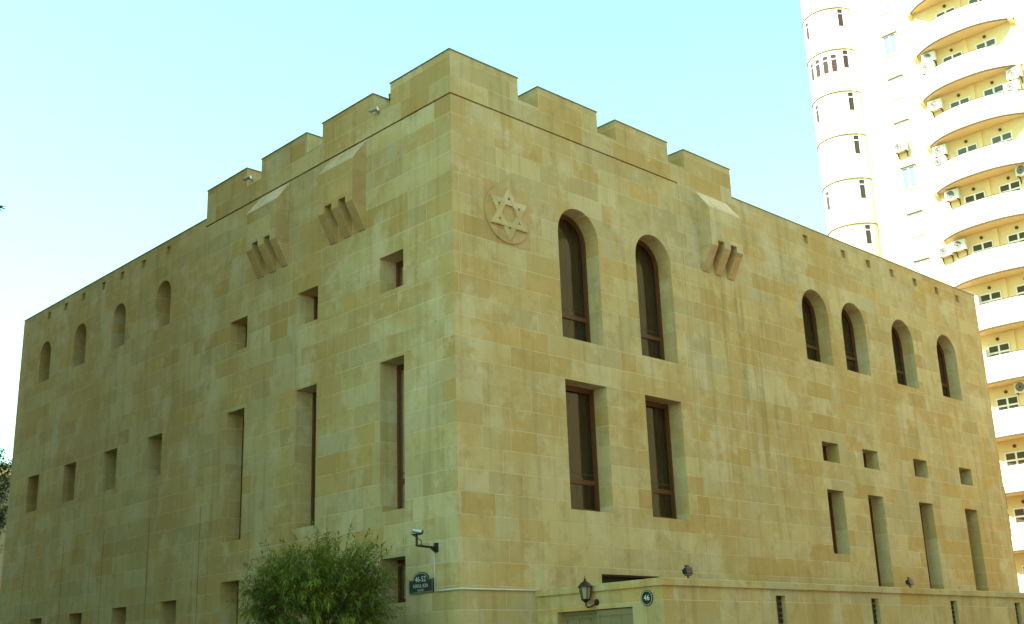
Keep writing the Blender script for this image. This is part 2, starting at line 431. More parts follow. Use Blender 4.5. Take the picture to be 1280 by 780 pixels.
# recess under the parapet (the dark line), then parapet band and merlons
TH = .9
mb = MB()
mb.box(.05, 9.17, .05, TH, GR-GRV, GR+GRV); mb.box(.05, TH, .9, 12.07, GR-GRV, GR+GRV)
par = mb.build('parapet', 'stone', syn)
mb = MB()
def lband(mb, x1, y1, z0, z1):
    P = [(0, 0), (x1, 0), (x1, TH), (TH, TH), (TH, y1), (0, y1)]
    mb.prism(P, z0, z1, lambda p, q, t: (p, q, t))
lband(mb, 9.17, 12.07, GR+GRV, NOT)
mb.box(9.17, 12.0, .002, TH, ROOF-.3, NOT)
mb.build('parapet_band', 'stone', par)
mb = MB(); lband(mb, 2.43, 2.44, NOT, TOP); m0 = mb.build('merlon', 'stone', par); m0['label'] = 'tall corner merlon'
FL = []
for a, b in ((3.2, 5.6), (6.4, 8.8), (9.6, 12.0)):
    MB().box(a, b, 0 if a < 9 else .002, TH, NOT, TOP).build('merlon', 'stone', par); FL.append(('R', a, b))
for a, b in ((3.21, 5.6), (6.4, 8.83), (9.68, 12.07)):
    MB().box(0, TH, a, b, NOT, TOP).build('merlon', 'stone', par); FL.append(('L', a, b))
mb = MB(); o_ = .02; t_ = .03
for s_, a, b in FL:
    if s_ == 'R': mb.box(a-o_, b+o_, -o_, TH+o_, TOP, TOP+t_)
    else: mb.box(-o_, TH+o_, a-o_, b+o_, TOP, TOP+t_)
mb.prism([(-o_, -o_), (2.43+o_, -o_), (2.43+o_, TH+o_), (TH+o_, TH+o_), (TH+o_, 2.44+o_), (-o_, 2.44+o_)], TOP, TOP+t_, lambda p, q, t: (p, q, t))
mb.box(12.0, XE+o_, -o_, .5, ROOF, ROOF+t_); mb.box(-o_, .5, 12.07, YE+o_, ROOF, ROOF+t_)
mb.box(XE-.4, XE+o_, .5, YE+o_, ROOF, ROOF+t_); mb.box(.5, XE-.4, YE-.4, YE+o_, ROOF, ROOF+t_)
mb.build('roof_flashing', 'flash', syn)

# corbelled boxes (machicolations): sloping cap, body, three raking brackets
def corbel2(mp, u0, label):
    A = lambda o, z, u: mp(u, z, -o)
    pr = .46; zt, zf, zb, zl, zn = 14.03, 13.37, 12.17, 11.43, 12.36
    mb = MB()
    mb.prism([(0, zt-.03), (0, zn), (pr, zn), (pr, zf)], u0, u0+1.6, A)
    for k in range(3):
        a = u0+k*.64; mb.prism([(0, zn), (0, zb), (pr, zb), (pr, zn)], a, a+.32, A)
    c = mb.build('corbel_box', 'stone2', syn); c['label'] = label
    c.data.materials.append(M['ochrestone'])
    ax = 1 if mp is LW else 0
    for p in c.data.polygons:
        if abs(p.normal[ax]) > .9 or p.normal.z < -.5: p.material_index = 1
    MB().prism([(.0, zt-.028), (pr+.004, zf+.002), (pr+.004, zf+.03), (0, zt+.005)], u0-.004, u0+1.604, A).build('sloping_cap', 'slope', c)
    for k in range(3):
        a = u0+k*.64
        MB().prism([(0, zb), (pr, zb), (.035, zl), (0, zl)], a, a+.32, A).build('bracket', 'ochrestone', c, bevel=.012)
    return c
corbel2(LW, 3.52, 'projecting stone box nearest the corner on the darker facade')
corbel2(LW, 7.22, 'projecting stone box farther from the corner on the darker facade')
corbel2(RW, 10.05, 'projecting stone box on the facade with the emblem')

# star emblem: raised disc with two interlaced triangles
def emblem():
    cx, cz = 1.86, 11.21
    pl = MB().prism(rect(cx-.82, cx+.82, cz-.82, cz+.82), -.004, .02, RW)
    e = pl.build('star_emblem', 'ochrestone', syn); e['label'] = 'round relief of a six pointed star'
    n = 56
    MB().prism([(cx+.79*math.cos(2*math.pi*i/n), cz+.79*math.sin(2*math.pi*i/n)) for i in range(n)], -.045, .0, RW).build('disc', 'ochrestone', e)
    def tri(r, s): return [(cx + r*math.cos(R(90*s+120*i)), cz + r*math.sin(R(90*s+120*i))) for i in range(3)]
    for s_, d in ((1, -.105), (-1, -.097)):
        MB().ring(tri(.745, s_), tri(.745-.28, s_), d, -.044, RW).build('triangle', 'stone', e)
emblem()
# door behind the courtyard wall
d_ = MB().box(4.74, 7.0, .5, .58, -1.55, 2.24).build('door', 'dkmetal', syn)
# shutters on the far end wall
for z0, z1 in ((5.49, 6.38), (4.41, 5.29)):
    s_ = MB().box(XE-.01, XE+.30, .10, .16, z0, z1).build('shutter', 'dkmetal', syn); s_['label'] = 'dark shutter standing out from the far end wall'

# ================================================================== courtyard wall
CX, CY = 2.41, -3.83
yard = thing('courtyard_wall', 'low sandstone courtyard wall with a projecting coping in front of the synagogue', 'wall', (CX, CY, 0))
XR = 31.0
SL = [(x, x+.39) for x in (6.61, 10.97, 15.36, 19.57, 23.8)]
mb = MB()
holes = [(rect(a, b, -.35, 1.49), .34, True) for a, b in SL]
panel(mb, rect(CX, XR, GZ, 1.64), holes, lambda p, q, t: (p, CY+t, q))
mb.add([(CX, CY+.36, GZ), (XR, CY+.36, GZ), (XR, CY+.36, 1.64), (CX, CY+.36, 1.64), (XR, CY, GZ), (XR, CY, 1.64)], [(0, 1, 2, 3), (1, 4, 5, 2)])
SD = lambda p, q, t: (CX+t, p, q)
gate_y0, gate_y1, gate_z = -2.94, -.65, 1.245
P = [(CY+.004, GZ), (gate_y0, GZ), (gate_y0, gate_z), (gate_y1, gate_z), (gate_y1, GZ), (0, GZ), (0, 1.64), (CY+.004, 1.64)]
mb.prism(P, 0, .36, SD)
mb.build('masonry', 'stone2', yard, fix=False)
mb = MB(); ov = .06
cp = [(-ov, 1.64), (-ov, 1.785), (-ov+.03, 1.80), (.39, 1.80), (.42, 1.785), (.42, 1.64)]
mb.prism([(p, q) for p, q in cp], CX-ov+.001, XR, lambda p, q, t: (t, CY+p, q))
mb.prism([(p, q) for p, q in cp], CY+.42, -.0, lambda p, q, t: (CX+p, t, q))
mb.build('coping', 'stone2', yard)
for a, b in SL:
    mb = MB()
    for k in range(14):
        z = -.3+k*.13; mb.prism([(0, 0), (.012, 0), (.012, .09), (0, .09)], a+.002, b-.002, lambda p, q, t, z=z: (t, CY+.12+p+.0, z+q))
    mb.build('grille', 'dkmetal', yard)

# gate: two panelled leaves
gt = thing('courtyard_gate', 'olive grey panelled double gate in the courtyard wall below the lantern', 'gate', (CX+.2, -1.8, 0))
def leaf(y0, y1, x, zt, lab):
    mb = MB()
    mb.box(x, x+.05, y0, y1, GZ+.05, zt)
    for yy in [y0, y1-.07]: mb.box(x-.022, x, yy, yy+.07, GZ+.05, zt)
    mb.box(x-.02, x, y0+.07, y1-.07, zt-.12, zt); mb.box(x-.02, x, y0+.07, y1-.07, GZ+.05, GZ+.2)
    n = 3; wd = (y1-y0-.14)/n
    for k in range(1, n): mb.box(x-.016, x, y0+.07+k*wd-.025, y0+.07+k*wd+.025, GZ+.2, zt-.12)
    o = mb.build('gate_leaf', 'gate', gt); o['label'] = lab
leaf(-1.84, -.66, CX+.26, 1.2, 'closed leaf set back in the opening')
leaf(-2.93, -1.86, CX+.05, 1.215, 'leaf standing nearer the front of the opening')
MB().box(CX+.18, CX+.34, -2.935, -.655, 1.17, 1.243).build('lintel_bar', 'gate', gt)

# lantern
ln = thing('wall_lantern', 'dark metal wall lantern with pointed cap beside the gate', 'lantern', (CX, -1.6, 1.3+Z0))
lx, ly = CX-.20, -1.75
def poly_ring(r, n=6, a0=0): return [(r*math.cos(2*math.pi*i/n+a0), r*math.sin(2*math.pi*i/n+a0)) for i in range(n)]
mb = MB(); mb.lathe([(.03, 1.40), (.10, 1.46), (.11, 1.475)], (lx, ly, 0), 6); mb.build('base_cup', 'dkmetal', ln)
mb = MB(); mb.lathe([(.085, 1.478), (.135, 1.735)], (lx, ly, 0), 6); mb.build('glass_body', 'lampglass', ln)
mb = MB()
for i in range(6):
    t = 2*math.pi*i/6; mb.tube([(lx+.09*math.cos(t), ly+.09*math.sin(t), 1.47), (lx+.142*math.cos(t), ly+.142*math.sin(t), 1.74)], .011, 6)
mb.build('rib', 'dkmetal', ln)
mb = MB(); mb.lathe([(.175, 1.735), (.175, 1.75), (.10, 1.83), (.055, 1.86), (.03, 1.875), (.022, 1.90), (.028, 1.915), (.012, 1.93), (.004, 2.0)], (lx, ly, 0), 12); mb.build('cap', 'dkmetal', ln)
mb = MB(); mb.tube([(lx, ly, 1.42), (lx, ly, 1.33), (lx+.04, ly-.02, 1.29), (lx+.1, ly-.06, 1.31), (lx+.17, ly-.12, 1.36)], .018, 8); mb.build('arm', 'dkmetal', ln, smooth=True)
mb = MB(); mb.lathe([(.0, -.035), (.06, -.03), (.075, 0)], (CX, ly-.15, 1.40), 14, 'X'); mb.build('wall_plate', 'dkmetal', ln)

# text helper: letters as meshes lying on a plate
def lettering(text, size, parent, mat, place, bold=.0, width=1.0):
    c = bpy.data.curves.new('lettering', 'FONT'); c.body = text; c.size = size; c.align_x = 'CENTER'; c.align_y = 'CENTER'; c.offset = bold; c.extrude = 0
    t = bpy.data.objects.new('lettering', c); COL.objects.link(t)
    bpy.context.view_layer.update()
    me = bpy.data.meshes.new_from_object(t.evaluated_get(bpy.context.evaluated_depsgraph_get()))
    COL.objects.unlink(t); bpy.data.objects.remove(t)
    org = Vector(parent.location)
    pp = parent.parent
    while pp: org += pp.location; pp = pp.parent
    for v in me.vertices: v.co = Vector(place(v.co.x*width, v.co.y)) + Vector((0, 0, Z0)) - org
    me.name = 'lettering'; me.materials.clear(); me.materials.append(M[mat])
    o = bpy.data.objects.new('lettering', me); COL.objects.link(o); o.parent = parent
    return o
# number plate 46
np_ = thing('house_number_plate', 'round dark green number plate reading 46 on the courtyard wall', 'number plate', (CX, -3.38, 1.4+Z0))
mb = MB(); mb.lathe([(.165, -.025), (.165, 0)], (CX, -3.38, 1.40), 32, 'X'); mb.build('plate', 'signgreen', np_)
cir = [(.15*math.cos(2*math.pi*i/40), .15*math.sin(2*math.pi*i/40)) for i in range(40)]; cir2 = [(p*.93, q*.93) for p, q in cir]
MB().ring(cir, cir2, -.0275, -.024, lambda p, q, t: (CX+t, -3.38+p, 1.40+q)).build('white_ring', 'pipe', np_)
lettering('46', .165, np_, 'white', lambda a, b: (CX-.028, -3.38-a, 1.40+b), .0)

# street sign with arched top
ss = thing('street_sign', 'dark green address sign with an arched top reading 46-52 below the security camera', 'sign', (0, 1.335, 1.93+Z0))
y0, y1, zb, zs = .90, 1.77, 1.78, 2.085
ac = 1.335
outl = [(y0, zb), (y1, zb), (y1, zs), (ac+.27, zs)] + [(ac+.27*math.cos(math.pi*i/16), zs+.005+.165*math.sin(math.pi*i/16)) for i in range(1, 16)] + [(ac-.27, zs), (y0, zs)]
MB().prism(outl, -.045, -.005, LW).build('plate', 'signgreen', ss)
cxm = sum(p for p, q in outl)/len(outl)
def shrink(l, d):
    return [(ac + (p-ac)*(1-d/.43), 1.95 + (q-1.95)*(1-d/.2)) for p, q in l]
MB().ring(shrink(outl, .014), shrink(outl, .021), -.0475, -.044, LW).build('border_line', 'pipe', ss)
lettering('46-52', .17, ss, 'white', lambda a, b: (-.048, ac-a, 2.085+b), .0)
lettering('RƏSUL RZA', .105, ss, 'white', lambda a, b: (-.048, ac-a, 1.935+b), .0)
lettering('KÜÇƏSİ', .06, ss, 'white', lambda a, b: (-.048, ac-a, 1.84+b), .0)

# camera on its bracket
sc = thing('security_camera', 'silver security camera on a dark bent bracket above the street sign', 'camera', (0, .79, 2.75+Z0))
MB().box(-.06, 0, .72, .84, 2.66, 2.87).build('wall_plate', 'dkmetal', sc, bevel=.01)
ax = -.84
MB().tube([(-.05, .78, 2.79), (-.12, .77, 2.76), (ax, .49, 2.745)], .028).tube([(ax, .49, 2.72), (ax, .49, 2.98)], .028).tube([(-.06, .78, 2.68), (-.25, .71, 2.755)], .03).build('bracket_arm', 'dkmetal', sc)
MB().box(ax-.07, ax+.07, .40, .58, 2.975, 3.0).build('mount_head', 'dkmetal', sc)
hd = Vector((ax, .47, 3.06)); fd = Vector((.62, -.70, -.22)).normalized()
mb = MB(); mb.tube([hd-fd*.10, hd-fd*.08, hd+fd*.10, hd+fd*.105], .05, 14); mb.build('housing', 'metal', sc)
MB().tube([hd+fd*.10, hd+fd*.14], .044, 14).build('lens', 'blackpaint', sc)
MB().tube([(ax, .49, 2.99), hd-Vector((0, 0, .05))], .02).build('neck', 'dkmetal', sc)
MB().tube([hd-fd*.10, hd-fd*.14+Vector((0, 0, -.08)), Vector((ax+.08, .43, 2.85)), Vector((ax+.1, .44, 2.76))], .01, 6).build('cable', 'blackpaint', sc)

# conduit
mb = MB()
mb.tube([(-.03, .838, 2.69), (-.03, .838, 1.785)], .022)
mb.tube([(-.03, .838, 1.785), (-.03, -.03, 1.785), (CX-.02, -.03, 1.785)], .022)
tag(mb.build('conduit_pipe', 'pipe', base=(0, 0, 1.785+Z0), smooth=True), 'thin pale conduit pipe running down from the camera and round the corner of the synagogue', 'pipe')

# floodlights on the coping
def flood(x, label):
    f = thing('floodlight', label, 'floodlight', (x, CY+.12, 1.80+Z0), 'floodlights on the courtyard wall')
    y = CY+.12
    MB().lathe([(.05, 1.80), (.05, 1.815), (.022, 1.83), (.022, 1.89)], (x, y, 0), 10).build('foot', 'blackpaint', f)
    mb = MB(); P = [(-.09, -.06), (.07, -.10), (.07, .10), (-.09, .06)]
    mb.prism([(p*.85, q*.85) for p, q in P], -.11, .11, lambda p, q, t: (x+t, y-p*.9+q*.2, 1.97+q*.95+p*.25))
    mb.build('housing', 'blackpaint', f, bevel=.01)
    MB().tube([(x-.122, y, 1.97), (x-.112, y, 1.88), (x+.112, y, 1.88), (x+.122, y, 1.97)], .012).build('yoke', 'blackpaint', f)
    MB().box(x-.05, x+.05, y-.02, y+.05, 2.07, 2.1).build('cooling_fin', 'blackpaint', f)
flood(3.46, 'small black floodlight on the coping above the number plate')
flood(13.36, 'small black floodlight on the coping in front of the tall slit windows')
# rooftop cameras on the parapet
def parcam(y, z, label):
    c = thing('parapet_camera', label, 'camera', (0, y, z+Z0), 'cameras on the parapet')
    MB().lathe([(.0, -.04), (.07, -.04), (.07, 0)], (0, y, z), 12, 'X').build('mount', 'metal', c)
    MB().tube([(-.03, y, z), (-.13, y, z+.02)], .022).build('arm', 'metal', c)
    a = Vector((-.15, y, z+.03)); d = Vector((-.35, .9, -.1)).normalized()
    MB().tube([a-d*.10, a+d*.13], .055, 12).build('housing', 'metal', c)
    MB().tube([a+d*.13, a+d*.15], .042, 12).build('lens', 'blackpaint', c)
parcam(2.95, 14.66, 'small silver camera on the parapet beside the corner merlon')
parcam(9.35, 14.8, 'small silver camera on the merlon farthest from the corner')
rl = thing('roof_spotlight', 'small dark spotlight peeping over the parapet beside the corner merlon', 'spotlight', (.6, 3.05, NOT+Z0))
MB().tube([(.6, 3.05, NOT), (.6, 3.05, 15.25)], .03).build('stem', 'blackpaint', rl)
MB().tube([(.48, 3.12, 15.35), (.72, 2.95, 15.40)], .09, 10).build('head', 'blackpaint', rl)

# ================================================================== apartment tower
FX = 47.2
apt = thing('apartment_building', 'tall cream apartment tower with curved balconies and a round corner bay', 'building', (FX, 6, 0))
BT = 15.0
TOPZ = 49.0
mb = MB(); mb.box(FX, FX+22, -14, 15.0, GZ, TOPZ); mb.build('wall', 'stucco', apt)
mb = MB(); mb.box(FX-.3, FX+22.3, -14.3, 15.3, TOPZ, TOPZ+.5); mb.build('roof', 'stucco_lit', apt)
# round bay
cyx, cyy, CR = 47.5, 15.0, 1.7
bay = MB().lathe([(CR, GZ), (CR, TOPZ)], (cyx, cyy, 0), 72).build('corner_bay', 'stucco_lit', apt, smooth=False)
for p in bay.data.polygons:
    if len(p.vertices) == 4: p.use_smooth = True
ringz = [35.2+.05+3.06*k for k in range(-11, 5)]
def cyl_pt(a, r): return (cyx - r*math.cos(R(a)), cyy + r*math.sin(R(a)))
for z in ringz:
    mb = MB()
    mb.lathe([(CR-.01, z-.08), (CR+.06, z-.05), (CR+.06, z), (CR-.01, z+.02)], (cyx, cyy, 0), 72)
    mb.build('string_course', 'ring', bay)
def bay_window(a, zt, blind):
    """slightly curved window lying on the bay"""
    hw = math.degrees(.19/CR); mp = lambda p, q, t: (*cyl_pt(a+math.degrees(p/CR), CR+t), q)
    fo = rect(-.22, .22, zt-1.35, zt); fi = rect(-.17, .17, zt-1.30, zt-.05)
    mb = MB().ring(fo, fi, .0, .035, mp); mb.prism(rect(-.17, .17, zt-.40, zt-.33), .0, .03, mp)
    f = mb.build('window', 'upvc', bay)
    pm = MB().add([mp(p, q, .012) for p, q in fi], [(0, 1, 2, 3)]).build('pane', 'blind' if blind else 'bayglass', f, fix=False)
s = NT('bay_glass'); s.bsdf.inputs['Base Color'].default_value = (.07, .035, .025, 1); s.bsdf.inputs['Roughness'].default_value = .08; M['bayglass'] = s.m
for k, z in enumerate(ringz):
    if z < 10: continue
    dark = abs(z-38.3) < .3
    for a in ((29, 10, -9.5, -28, -54) if dark else (29, -54)):
        bay_window(a, z-.12 if a == -54 else z-.35, blind=(not dark and a == 29 and k % 2 == 0))

# balconies
ST_ = 3.075
zsl = [35.9-ST_*k for k in range(-4, 12)]
CYB, HW, SAG = 6.14, 3.16, 1.17
RB = (HW*HW+SAG*SAG)/(2*SAG)
def arcpts(hw, sag, n=28):
    out = []
    for i in range(n+1):
        t = math.sin(math.pi*(i/n-.5))
        out.append((FX-sag*(1-abs(t)**2.5), CYB+hw*t))
    return out
def balcony(zb):
    out = arcpts(HW, SAG); inn = arcpts(HW-.16, SAG-.13)
    n = len(out)
    mb = MB()
    vs = [(x, y, zb+.0) for x, y in out] + [(x, y, zb+1.5) for x, y in out] + [(x, y, zb+.16) for x, y in inn] + [(x, y, zb+1.5) for x, y in inn]
    fs = []
    for i in range(n-1):
        fs += [(i, i+1, n+i+1, n+i), (2*n+i, 3*n+i, 3*n+i+1, 2*n+i+1), (n+i, n+i+1, 3*n+i+1, 3*n+i)]
    mb.add(vs, fs)
    b = mb.build('balcony', 'stucco_lit', apt)
    MB().prism(arcpts(HW-.01, SAG-.01), zb+.004, zb+.16, lambda p, q, t: (p, q, t)).build('slab', 'stucco', b)  # soffit takes the stucco copy coloured for shade
    o2 = arcpts(HW+.05, SAG+.045)
    mb = MB(); m_ = len(o2)
    vs = [(x, y, zb-.005) for x, y in o2] + [(x, y, zb+.09) for x, y in o2] + [(x, y, zb-.005) for x, y in inn] + [(x, y, zb+.09) for x, y in out]
    fs = [f for i in range(m_-1) for f in ((i, i+1, m_+i+1, m_+i), (m_+i, m_+i+1, 3*m_+i+1, 3*m_+i))]
    # narrow drip lip below the rim
    lip = [(x, y, zb-.005) for x, y in arcpts(HW-.03, SAG-.03)]
    vs += lip; fs += [(i, 4*m_+i, 4*m_+i+1, i+1) for i in range(m_-1)]
    mb.add(vs, fs); mb.build('drip_edge', 'trim', b)
    for s_ in (-1, 1):
        y = CYB+s_*(HW-.13)
        MB().prism([(0, -.32), (0, 0), (-.36, 0), (-.30, -.12)], y-.11, y+.11, lambda p, q, t: (FX+p, t, zb-.006+q)).build('bracket', 'stucco', b)
    # rail on the parapet
    mid = arcpts(HW-.08, SAG-.065)
    MB().tube([(x, y, zb+1.56) for x, y in mid], .018, 6).build('handrail', 'dkmetal', b)
    return b
def plain_window(y0, y1, z0, z1, parent, blind=False, rows=True, depth=.10):
    WP = lambda p, q, t: (FX+t, p, q)
    fo = rect(y0, y1, z0, z1); fr = .07
    mb = MB().ring(fo, rect(y0+fr, y1-fr, z0+fr, z1-fr), -.055, -.003, WP)
    ym = (y0+y1)/2
    mb.prism(rect(ym-.05, ym+.05, z0+fr, z1-fr), -.05, -.006, WP)
    if rows:
        zm = z1-.47; mb.prism(rect(y0+fr, ym-.06, zm-.05, zm+.05), -.048, -.006, WP); mb.prism(rect(ym+.06, y1-fr, zm-.05, zm+.05), -.048, -.006, WP)
    f = mb.build('window', 'upvc', parent)
    MB().add([WP(p, q, -.02) for p, q in fo], [(0, 1, 2, 3)]).build('pane', blind if isinstance(blind, str) else 'blind' if blind else 'aptglass', f, fix=False)
    return f
s = NT('sky_reflection_pane'); s.bsdf.inputs['Base Color'].default_value = (.17, .22, .34, 1); s.bsdf.inputs['Roughness'].default_value = .1; M['sky_tone_glass'] = s.m  # blue of the reflected sky put into the base colour
s = NT('apartment_pane'); s.bsdf.inputs['Base Color'].default_value = (.085, .07, .045, 1); s.bsdf.inputs['Roughness'].default_value = .06; M['aptglass'] = s.m
rnd = random.Random(3)
for k, zb in enumerate(zsl):
    balcony(zb)
    if zb > GZ+3:
        zt = zb-.66
        plain_window(6.30, 7.58, zt-1.5, zt, apt)
        plain_window(4.20, 5.46, zt-1.5, zt, apt)
        MB().prism(rect(5.93, 6.24, zb-2.9, zb-.02), -.10, -.002, lambda p, q, t: (FX+t, p, q)).build('pilaster', 'stucco', apt)
        for y in (6.95, 4.85):
            MB().lathe([(.10, -.05), (.10, 0)], (FX, y, zb-.36), 14, 'X').build('vent', 'trim', apt)
        # window on the plain strip: a dark bar paints the shadow at its head
        f = plain_window(10.3, 11.24, zt-.05-1.45, zt-.05, apt, blind=(k % 3 != 0) or 'sky_tone_glass', rows=False)
        MB().box(FX-.12, FX, 10.26, 11.28, zt-.05, zt+.02).build('head_shadow_bar', 'trim', f)

# air conditioners on the tower
acm = None
def ac_unit(y, z, label, bright=False):
    global acm
    t = thing('air_conditioner', label, 'air conditioner', (FX, y, z+Z0), 'air conditioners on the apartment tower')
    if acm is None:
        mb = MB().box(FX-.38, FX-.08, y-.42, y+.42, z, z+.62)
        parts = [mb.build('case', 'ac', t, bevel=.02)]
        mb = MB(); c = (FX-.383, y+.08, z+.31)
        mb.lathe([(.25, -.008), (.25, .0)], c, 24, 'X'); parts.append(mb.build('fan_opening', 'blackpaint', t))
        mb = MB()
        for r in (.08, .14, .2, .255):
            mb.tube([(FX-.398, y+.08+r*math.cos(2*math.pi*i/20), z+.31+r*math.sin(2*math.pi*i/20)) for i in range(21)], .008, 5)
        parts.append(mb.build('fan_grille', 'ac', t))
        for s_ in (-.3, .3):
            mb = MB(); mb.prism([(-.40, -.05), (-.40, 0), (0, 0), (0, -.36), (-.035, -.36), (-.06, -.05)], y+s_-.02, y+s_+.02, lambda p, q, t_: (FX+p, t_, z+q))
            parts.append(mb.build('bracket', 'dkmetal', t))
        acm = parts
    else:
        for p in acm:
            c = p.copy(); COL.objects.link(c); c.parent = t
for y, z, lab in [
    (8.3, 35.2, 'air conditioner under the end of the topmost whole balcony, upper of the stacked pair'),
    (8.45, 34.55, 'air conditioner under the end of the topmost whole balcony, lower of the stacked pair'),
    (8.35, 31.95, 'lone air conditioner at the near end of the second whole balcony from the top'),
    (3.42, 32.1, 'air conditioner at the far right balcony end above the bulky sunlit one'),
    (3.65, 31.3, 'bulky sunlit air conditioner at the far right balcony end under another unit'),
    (8.5, 28.95, 'shaded upper air conditioner of the pair under the third balcony end from the top'),
    (8.6, 28.2, 'sunlit lower air conditioner of the pair under the third balcony end from the top'),
    (8.16, 25.95, 'single air conditioner with dark fan under the fourth balcony end from the top'),
    (9.1, 22.65, 'sunlit air conditioner left of its neighbour under the fifth balcony end from the top'),
    (8.2, 22.75, 'shaded air conditioner right of its sunlit neighbour under the fifth balcony'),
    (7.95, 19.2, 'air conditioner just peeping out beside the synagogue roof corner'),
    (8.0, 15.9, 'air conditioner half hidden behind the synagogue wall at arched window height'),
    (5.9, 13.75, 'dark fanned air conditioner above a window at the right edge of the view'),
    (3.85, 26.1, 'air conditioner cut by the right edge under the fourth balcony'),
    (10.97, 30.1, 'air conditioner alone on the sunlit flat wall below a narrow window'),
]: ac_unit(y, z, lab)

# ================================================================== plants
def leafblade(mb, p, d, up, L, W, droop=.3):
    d = d.normalized(); s_ = d.cross(up)
    if s_.length < 1e-3: s_ = d.cross(Vector((1, 0, 0)))
    s_.normalize(); dn = Vector((0, 0, -1))
    a = p; m1 = p + d*L*.45 + dn*L*droop*.15; e = p + d*L + dn*L*droop
    n = len(mb.v); fold = s_.cross(d)*W*.25
    mb.v += [a, m1+s_*W*.5+fold, m1, m1-s_*W*.5+fold, e]
    mb.f += [[n, n+1, n+2], [n, n+2, n+3], [n+1, n+4, n+2], [n+2, n+4, n+3]]
def bush():
    rn = random.Random(11)
    cx, cy = -2.6, 1.72
    b = thing('shrub', 'dense green shrub of narrow drooping leaves in front of the darker facade', 'shrub', (cx, cy, 0))
    lf = MB(); br = MB()
    mb = MB()
    def shell(th, ph):
        # direction on the crown; lumpy radius
        d = Vector((math.cos(th)*math.cos(ph), math.sin(th)*math.cos(ph), math.sin(ph)))
        q = noise.noise(d*2.3 + Vector((3, 1, 7)))*.34 + noise.noise(d*5.5)*.16
        d = Vector([math.copysign(abs(c)**.72, c) for c in d])
        return d, 1+q*.45
    c0 = Vector((cx, cy, 1.25))
    RX, RZ = 1.50, 1.50
    for i in range(1000):
        th = rn.uniform(0, 2*math.pi); ph = math.asin(rn.uniform(-.75, 1))
        d, rr = shell(th, ph)
        tip = c0 + Vector((d.x*RX, d.y*RX, d.z*RZ))*rr*rn.uniform(.78, 1.12)
        if rn.random() < .16 and d.z > .2: tip += Vector((rn.uniform(-.1, .1), rn.uniform(-.1, .1), rn.uniform(.2, .6)))
        root = c0 + Vector((d.x*RX*.45, d.y*RX*.45, -.35 + d.z*.7))
        mid = root.lerp(tip, .55) + Vector((rn.uniform(-.15, .15), rn.uniform(-.15, .15), .14))
        pts = [root, root.lerp(mid, .5)+Vector((0, 0, .05)), mid, mid.lerp(tip, .55)+Vector((0, 0, .05)), tip]
        br.tube(pts, .005, 4, .0015)
        nl = rn.randint(26, 38)
        for k in range(nl):
            t = .18+.82*(k+rn.random())/nl
            x = t*4; j = min(3, int(x)); p = pts[j].lerp(pts[j+1], x-j)
            ax = (pts[j+1]-pts[j]).normalized()
            a = rn.uniform(0, 2*math.pi)
            side = ax.orthogonal().normalized(); side.rotate(Matrix.Rotation(a, 3, ax))
            dd = (ax*.75 + side*rn.uniform(.4, 1.0) + Vector((0, 0, rn.uniform(-.45, .25))))
            leafblade(lf, p, dd, Vector((0, 0, 1)), rn.uniform(.11, .20), rn.uniform(.021, .036), rn.uniform(.05, .5))
    br.build('twigs', 'bark', b, fix=False)
    lf.build('leaves', 'leaf', b, fix=False)
    tr = MB()
    for k in range(7):
        a = 2*math.pi*k/7
        tr.tube([(cx+.12*math.cos(a), cy+.12*math.sin(a), GZ), (cx+.25*math.cos(a+.3), cy+.25*math.sin(a+.3), -.4), (cx+.55*math.cos(a+.5), cy+.55*math.sin(a+.5), .8)], .045, 7, .02)
    tr.build('stems', 'bark', b)
bush()
def tree(x, y, h, r, zc, label, seed, leafL=.10, n=9000, extra=None, rz=1.0):
    rn = random.Random(seed)
    t = thing('street_tree', label, 'tree', (x, y, 0), 'street trees')
    tk = MB(); tk.tube([(x, y, GZ), (x+.08, y+.05, GZ+1.5), (x-.05, y+.1, zc-r*rz*.5), (x, y, zc+r*rz*.3)], .19, 10, .06)
    lf = MB(); c = Vector((x, y, zc))
    limbs = []
    for i in range(16):
        a = rn.uniform(0, 6.28); q = rn.uniform(-.3, .95)
        d = Vector((math.cos(a)*math.cos(q), math.sin(a)*math.cos(q), math.sin(q)))
        tip = c + Vector((d.x*r, d.y*r, d.z*r*rz))*rn.uniform(.7, .95)
        st = Vector((x, y, zc - r*rz*.55 + .5*rn.random()))
        tk.tube([st, st.lerp(tip, .5)+Vector((0, 0, .15)), tip], .07, 6, .015); limbs.append((st, tip))
    tk.build('trunk', 'bark', t, smooth=True)
    cl = []
    for i in range(int(n/55)):
        st, tip = rn.choice(limbs)
        p = st.lerp(tip, rn.uniform(.35, 1.05)) + Vector((rn.gauss(0, 1), rn.gauss(0, 1), rn.gauss(0, .8)))*r*.22
        cl.append(p)
    if extra: cl += [Vector(e) for e in extra]
    for p in cl:
        for k in range(55):
            q = p + Vector((rn.gauss(0, .2), rn.gauss(0, .2), rn.gauss(0, .15)))*r*.28
            dd = Vector((rn.uniform(-1, 1), rn.uniform(-1, 1), rn.uniform(-.6, .5)))
            leafblade(lf, q, dd, Vector((0, 0, 1)), leafL*rn.uniform(.7, 1.3), leafL*rn.uniform(.4, .6), .2)
    return t, lf
t, lf = tree(3.25, 41.6, 12, 2.9, 9.0, 'leafy tree seen past the far end of the darker facade', 5, .19, 13000, rz=1.5)
lf.build('crown', 'leaf2', t, fix=False)
